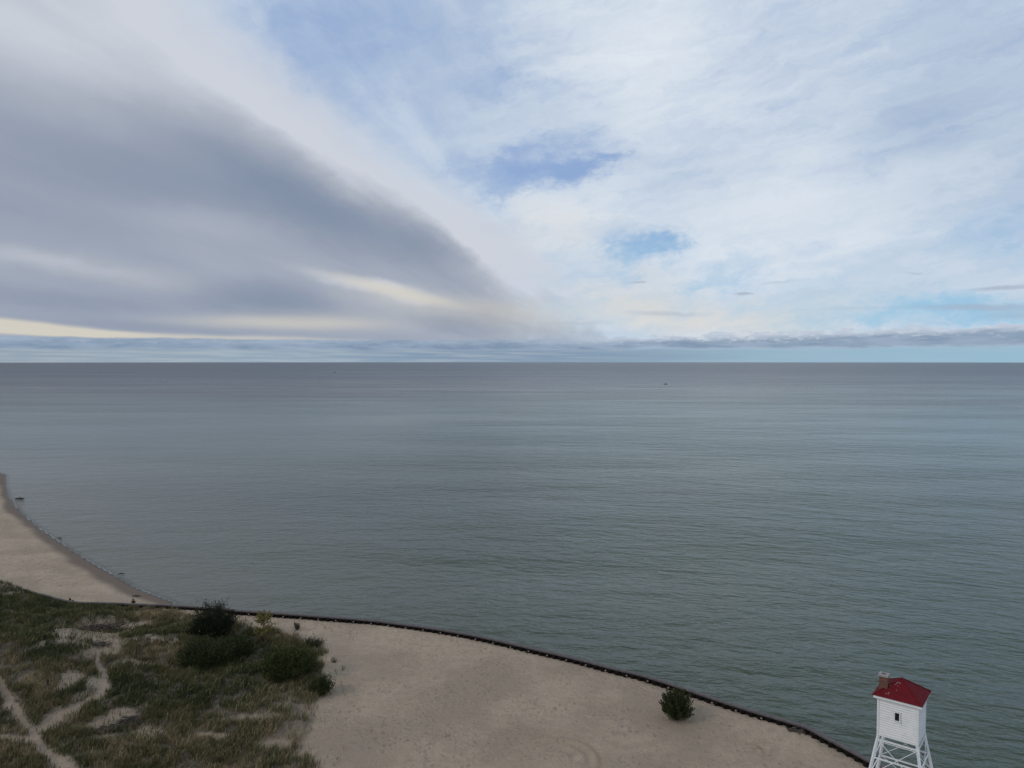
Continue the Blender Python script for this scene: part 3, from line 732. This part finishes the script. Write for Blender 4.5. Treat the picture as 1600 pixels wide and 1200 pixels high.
def shrub(name, px, py, w, h, label, cat, mat, nleaf=7000, size=.10, nstem=26, depth=None, lean=0, spread=1.0, upright=.6, airy=.0, base_off=0, clump=.30, tintb=.0):
    """multi-stemmed bush: stems fan out from the base, leaves cluster round each stem's outer length"""
    x, y, z = drop(px, py)
    root = empty(name, (x, y, z - .03)); tag(root, label, cat)
    dp = depth or w * .8
    bm = bmesh.new(); cl = []; rr = random.Random(int(px * 7 + py))
    for i in range(nstem):
        ang = rr.uniform(0, 2 * math.pi); q = math.sqrt(rr.random())
        tx_, ty_ = math.cos(ang) * q * w * .5 * spread, math.sin(ang) * q * dp * .5 * spread
        hh_ = h * (1 - .55 * q ** 2.2) * (rr.uniform(.5, .95) if rr.random() < .75 else rr.uniform(.95, 1.18))
        bx, by = tx_ * .35, ty_ * .35
        pts = []
        for k in range(5):
            t = k / 4
            pts.append((bx + (tx_ - bx) * t ** .8 + rr.uniform(-.05, .05) * w * .15 * t + lean * t, by + (ty_ - by) * t ** .8 + rr.uniform(-.05, .05) * w * .15 * t, hh_ * t ** (1.0 + upright * .3)))
        tube(bm, pts, [.035 * (1 - .8 * k / 4) * (h / 2.5) ** .5 + .004 for k in range(5)], 4)
        for k in range(2, 5):
            for j in range(2):
                a = Vector(pts[k - 1]).lerp(Vector(pts[k]), rr.random()); o_ = Vector((rr.uniform(-1, 1), rr.uniform(-1, 1), rr.uniform(.1, 1))) * h * .14
                tube(bm, [a, a + o_ * .6, a + o_], [.014, .01, .004], 3)
                cl.append((a + o_ * .8, 1))
        for t in (.35, .5, .65, .8, .92, 1.0):
            k = min(int(t * 4), 3); cl.append((Vector(pts[k]).lerp(Vector(pts[k + 1]), t * 4 - k), 1))
    obj('stem', bm, bark_m, root)
    cp_ = np.array([tuple(c[0]) for c in cl]); idx = rng.integers(0, len(cp_), nleaf)
    rad_ = clump * (h / 2.5) ** .5
    off = rng.normal(size=(nleaf, 3)) * rad_ * (.5 + 1.0 * rng.random(len(cp_)) ** 1.5)[idx][:, None] * np.array([1, 1, .8])
    cen = cp_[idx] + off; keep = cen[:, 2] > .03; cen = cen[keep]; idx = idx[keep]
    ct = rng.random(len(cp_))
    out = np.clip(.30 + .45 * (ct[idx] - .5) + .35 * (rng.random(len(idx)) - .5) + tintb, 0, 1)
    up = np.stack([cen[:, 0] / (w + .1), cen[:, 1] / (dp + .1), np.full(len(cen), .3 + upright)], 1)
    leaf_mesh('foliage', cen, size * rng.uniform(.5, 1.3, len(cen)), out, mat, root, up * 1.3, .30)
    return root
# big dark shrub by the wall
shrub('shrub', 330, 994, 5.5, 3.6, 'tallest dark shrub with bare twigs poking up in front of the piling wall', 'shrub', fol_dark, 17000, .11, 52, 3.4, clump=.25)
shrub('shrub', 320, 1044, 5.0, 3.0, 'broad dark green shrub below the tallest shrub, left of the yellow sapling', 'shrub', fol_green, 12000, .11, 40, 3.4, tintb=-.1)
shrub('shrub', 372, 1029, 4.2, 2.3, 'low dark bush between the broad shrub and the rounded green bush', 'shrub', fol_green, 9000, .11, 34, 3.4, tintb=-.12)
shrub('shrub', 453, 1059, 5.3, 3.1, 'large rounded green bush at the edge of the open sand', 'shrub', fol_green, 21000, .11, 52, 3.8, clump=.27, tintb=.14)
shrub('shrub', 502, 1084, 2.3, 1.9, 'small ragged green bush on the sand below the large rounded bush', 'shrub', fol_green, 4200, .10, 22, 2.0, clump=.24, tintb=.05)
shrub('shrub', 492, 1011, 2.6, 1.3, 'thin twiggy bush at the sand edge above the large rounded bush', 'shrub', fol_dark, 900, .09, 20, 1.6, clump=.16, tintb=.25)
shrub('shrub', 465, 984, .95, 1.05, 'tiny reddish bush alone on the sand near the seawall', 'shrub', fol_red, 420, .08, 12, .8, clump=.11)
shrub('shrub', 412, 1004, 2.6, .8, 'low brown scrub round the foot of the yellow sapling', 'shrub', fol_red, 700, .09, 14, 1.4, clump=.2)
shrub('shrub', 521, 1035, .7, .75, 'sparse dry sprig on bare sand right of the large rounded bush', 'shrub', fol_red, 130, .07, 9, .5, clump=.10)
shrub('shrub', 208, 944, .8, .7, 'small leafy clump growing against the piling wall left of the tallest shrub', 'shrub', fol_red, 260, .08, 10, .5, clump=.12)
shrub('shrub', 111, 940, .6, .6, 'small dark clump on the piling wall beside the pale beach', 'shrub', fol_dark, 180, .08, 8, .5, clump=.1)
# twigs standing above the tall shrub
# juniper-like bush on the open sand: upright plumes
def plume_bush(px, py, w, h, label):
    x, y, z = drop(px, py); root = empty('evergreen_bush', (x, y, z - .03)); tag(root, label, 'shrub')
    bm = bmesh.new(); cen = []; ups = []; tn = []; rr = random.Random(11)
    tube(bm, [(0, 0, 0), (.02, 0, .35), (0, .03, .8)], [.11, .09, .05], 7)
    for i in range(150):
        ang = rr.uniform(0, 2 * math.pi); el_ = math.acos(rr.uniform(-.12, 1) )
        dirn = Vector((math.sin(el_) * math.cos(ang), math.sin(el_) * math.sin(ang), math.cos(el_)))
        L = rr.uniform(.70, 1.15)
        tip = Vector((dirn.x * w * .5 * L, dirn.y * w * .5 * L, h * .42 + dirn.z * h * .56 * L))
        b0 = Vector((0, 0, rr.uniform(.1, .5) * h * .5)); m_ = b0.lerp(tip, .55) + Vector((0, 0, -.10 * h * (1 - dirn.z)))
        pts = [b0.lerp(m_, t / 3) for t in range(3)] + [m_.lerp(tip, t / 3) for t in range(4)]
        tube(bm, [pts[0], pts[3], pts[-1]], [.022, .014, .004], 3)
        upd = (tip - m_).normalized() + Vector((0, 0, .8)); ct = rr.random()
        for t in range(105):
            u = rr.random() ** .6; a = b0.lerp(m_, u * 2) if u < .5 else m_.lerp(tip, u * 2 - 1); wd = .13 * (1.25 - u)
            cen.append((a.x + rr.gauss(0, wd), a.y + rr.gauss(0, wd), max(.05, a.z + rr.gauss(0, wd)))); ups.append(tuple(upd * 1.6)); tn.append(min(1, max(0, .15 + .35 * ct + .35 * rr.random())))
    obj('stem', bm, bark_m, root)
    cen = np.array(cen); leaf_mesh('foliage', cen, .085 * rng.uniform(.6, 1.3, len(cen)), np.array(tn), fol_jun, root, np.array(ups), .3)
plume_bush(1058, 1124, 2.75, 2.75, 'round dark evergreen bush alone on the open sand beside the seawall')
# yellow sapling
x, y, z = drop(412, 1006); sap = empty('sapling', (x, y, z)); tag(sap, 'slender sapling with sparse yellow leaves in front of the seawall', 'tree')
bm = bmesh.new(); rr = random.Random(3); cen = []
tube(bm, [(0, 0, -.1), (.02, 0, .9), (-.02, .03, 1.9), (.05, 0, 3.3)], [.075, .06, .045, .014], 6)
for i in range(38):
    zb = rr.uniform(.9, 2.9); ang = rr.uniform(0, 6.28); L = rr.uniform(.6, 1.35) * (1.15 - .35 * abs(zb - 1.9))
    p0 = Vector((0, 0, zb)); p2 = p0 + Vector((math.cos(ang) * L, math.sin(ang) * L, rr.uniform(.25, .75))); p1 = p0.lerp(p2, .5) + Vector((0, 0, .08))
    tube(bm, [p0, p1, p2], [.024, .014, .005], 4)
    for t in range(40):
        a = p1.lerp(p2, rr.uniform(-.3, 1.05)); cen.append((a.x + rr.gauss(0, .09), a.y + rr.gauss(0, .09), a.z + rr.gauss(0, .09)))
obj('trunk', bm, bark_m, sap); cen = np.array(cen)
leaf_mesh('foliage', cen, .085 * rng.uniform(.6, 1.3, len(cen)), rng.random(len(cen)), fol_yel, sap, None, .6)
# dead brush piled on the rim of the blowout
def brush(px, py, w, d, h, n, label, name='brush_pile'):
    x, y, z = drop(px, py); bm = bmesh.new(); rr = random.Random(int(px))
    for k in (-.3, 0, .3):
        tube(bm, [(-w * .8, k * d, .12), (0, k * d * .5, h * .35), (w * .8, -k * d, .12)], [.05, .06, .02], 5)
        tube(bm, [(k * w, -d * .8, .1), (k * w, 0, h * .35), (k * w * .8, d * .8, .1)], [.05, .05, .02], 5)
    for i in range(n):
        a = Vector((rr.gauss(0, w * .3), rr.gauss(0, d * .3), rr.uniform(.0, h * .7))); ang = rr.gauss(0, .9); L = rr.uniform(.25, .9) * min(1.2, w)
        dv = Vector((math.cos(ang) * L, math.sin(ang) * L * .8, rr.uniform(-.1, .45) * L))
        tube(bm, [a - dv * .5, a + Vector((0, 0, .05)), a + dv * .5], [.04, .03, .008], 4)
    o = obj(name, bm, wood_m); o.location = (x, y, z); tag(o, label, 'brush', kind='stuff' if n < 40 else None); return o
brush(160, 974, 4.4, 1.8, 1.5, 420, 'dark tangle of dead brush on the rim of the sandy hollow in the dune')
brush(128, 990, 1.0, .5, .25, 30, 'small dead twigs scattered on pale sand left of the hollow')
brush(150, 1008, 2.0, .8, .3, 70, 'dry twig patch where the footpath leaves the sandy hollow')
brush(176, 1140, 1.5, .9, .5, 50, 'dark roots and twigs in the bare sand patch near the forked footpath')
brush(205, 1130, 1.2, .8, .8, 70, 'black dead twigs at the right edge of the bare sand patch')
brush(1253, 1143, 1.5, .9, .5, 24, 'thin dry stems standing in sand beside the bend of the seawall', 'dry_stems')
# driftwood
def log(px, py, L, r, ang, label, zlev=None, cat='driftwood', name='driftwood'):
    if zlev is None: x, y, z = drop(px, py)
    else: x, y = at(px, py, zlev); z = zlev
    bm = bmesh.new(); pts = [(-L / 2, 0, r * .7), (-L * .2, L * .03, r * .9), (L * .2, -L * .02, r), (L / 2, L * .05, r * .9)]
    tube(bm, pts, [r * .5, r, r * .9, r * .3], 8); tube(bm, [pts[1], (-L * .05, L * .16, r * 2.2), (L * .05, L * .25, r * 3)], [r * .4, r * .3, r * .1], 5)
    tube(bm, [pts[2], (L * .33, -L * .15, r * 1.4)], [r * .4, r * .12], 5)
    o = obj(name, bm, wood_m, smooth=True); o.location = (x, y, z); o.rotation_euler = (0, 0, ang); tag(o, label, cat); return o
log(1285, 1150, 1.7, .13, R(-22), 'dark driftwood branch lying on sand beside the end of the seawall')
log(1294, 1156, 1.0, .07, R(-35), 'thin stick lying just below the dark driftwood branch by the seawall')
log(213, 932, 1.1, .10, R(3), 'short dark log on the pale beach above the small leafy clump')
log(31, 779.5, 2.0, .16, R(10), 'dark log lying in shallow water off the far end of the beach', -.05)
log(93, 841, 1.1, .07, R(-12), 'thin stick in the shallows halfway along the beach', -.03)
log(190, 896.5, 1.1, .06, R(-6), 'dark stick in the shallows near the tip of the beach', -.03)

# ------------------------------------------------------------------ dune grass (one object, uncountable)
N = 900000
gx = rng.uniform(-66, -12, N); gy = rng.uniform(48, 108, N)
Hg = height(gx, gy); gz = Hg[0]; bb = Hg[2]; px, py = to_px(gx, gy, gz)
den, thin = grass_density(px, py)
patch = fbm(gx / 1.1, gy / 1.1, 3)
clumpy = sstep(.34, .56, patch)
prob = np.clip(den, 0, 1) * (.14 + .86 * clumpy) * (1 - .35 * thin) * (Hg[4] > .7)
# lone sprigs on the open sand near the edge
spr = (dist_line(gedge[8:-1], px, py) < 55) & (fbm(gx / .35, gy / .35, 2) > .80)
prob = np.maximum(prob, np.where(spr, .10, 0))
ok = bb & (rng.random(N) < prob) & (px > -140) & (px < 640) & (py < 1290)
gx, gy, gz, px, py, thin, den = gx[ok], gy[ok], gz[ok], px[ok], py[ok], thin[ok], den[ok]
n = len(gx); print('blades', n)
tone = fbm(px / 55 + 3, py / 32 + 5, 3)          # patches of green and of brown sedge
greenz = np.exp(-(((px - 280) / 90) ** 2 + ((py - 1075) / 45) ** 2)) + .9 * np.exp(-(((px - 70) / 110) ** 2 + ((py - 985) / 40) ** 2)) + .7 * sstep(960, 945, py)
brownz = np.exp(-(((px - 215) / 70) ** 2 + ((py - 1020) / 40) ** 2)) + .5 * np.exp(-(((px - 100) / 60) ** 2 + ((py - 1060) / 40) ** 2)) + .4 * np.exp(-(((px - 290) / 70) ** 2 + ((py - 1130) / 40) ** 2))
tint = .47 + .5 * (fbm(gx / .8 + 9, gy / .8, 3) - .5) + .75 * (tone - .5) * 1.5 - .38 * greenz + .20 * brownz + .24 * thin + .42 * (rng.random(n) - .5)
tint = np.where(rng.random(n) < .05 + .28 * thin, rng.uniform(.8, 1, n), tint); tint = np.clip(tint, 0, 1)
h_ = rng.uniform(.22, .60, n) * (.65 + .7 * fbm(gx / 1.1, gy / 1.1, 3)) * (1 + .25 * thin)
wd = rng.uniform(.012, .026, n)
az_ = rng.uniform(0, 2 * np.pi, n); ln = rng.uniform(.1, .65, n) * h_
lx, ly = np.cos(az_) * ln + .12 * h_, np.sin(az_) * ln
wa = rng.uniform(0, 2 * np.pi, n); ux, uy = np.cos(wa) * wd, np.sin(wa) * wd
b0 = np.stack([gx, gy, gz - .02], 1); U = np.stack([ux, uy, 0 * ux], 1)
m1 = b0 + np.stack([lx * .35, ly * .35, h_ * .62], 1); t1 = b0 + np.stack([lx, ly, h_], 1)
V = np.stack([b0 - U, b0 + U, m1 + U * .8, m1 - U * .8, t1 + U * .2, t1 - U * .2], 1).reshape(-1, 3)
i6 = np.arange(n) * 6
Fq = np.concatenate([np.stack([i6, i6 + 1, i6 + 2, i6 + 3], 1), np.stack([i6 + 3, i6 + 2, i6 + 4, i6 + 5], 1)])
gr = mesh_np('dune_grass', V, Fq, grass_m, None, {'tint': np.repeat(tint, 6)})
tag(gr, 'green and brown beach grass covering the dune', 'grass', kind='stuff')

# ------------------------------------------------------------------ far boats
boat_m, s, b = material('dark_hull'); b.inputs['Base Color'].default_value = (.02, .025, .035, 1); b.inputs['Roughness'].default_value = .5
cab_m, s, b = material('grey_cabin'); b.inputs['Base Color'].default_value = (.10, .11, .13, 1)
def boat(px, py, L, label, rz, mast=0):
    x, y = at(px, py, 0); root = empty('boat', (x, y, 0), rz); tag(root, label, 'boat')
    bm = bmesh.new(); W_ = L * .15; secs = []
    for t, w, h, k in ((-.5, .8, .11, 0), (-.2, 1, .10, 0), (.15, .95, .11, 0), (.38, .55, .13, 0), (.5, .06, .15, 0)):
        secs.append([bm.verts.new((t * L, a * w * W_, z)) for a, z in ((-1, h * L), (-.75, -.1), (.75, -.1), (1, h * L))])
    for p, q in zip(secs, secs[1:]):
        for k in range(4): bm.faces.new((p[k], p[(k + 1) % 4], q[(k + 1) % 4], q[k]))
    bm.faces.new(secs[0]); bm.faces.new(secs[-1][::-1]); bmesh.ops.recalc_face_normals(bm, faces=bm.faces)
    obj('hull', bm, boat_m, root)
    bm = bmesh.new(); box(bm, (.03 * L, 0, .10 * L + .09 * L), (.25 * L, .2 * L, .18 * L), bevel=.02 * L); obj('cabin', bm, cab_m, root)
    if mast:
        bm = bmesh.new(); tube(bm, [(0, 0, .2 * L), (0, 0, mast)], [.09, .05], 6); obj('mast', bm, boat_m, root)
boat(523, 582.2, 7.0, 'tiny dark boat far out on the left half of the lake', R(60), 3.2)
boat(1040, 600.6, 5.2, 'low dark boat on the right half of the lake, nearest of the boats', R(5), 2.4)
boat(367, 569.0, 14, 'faint speck of a boat just under the horizon on the left', R(20), 8)
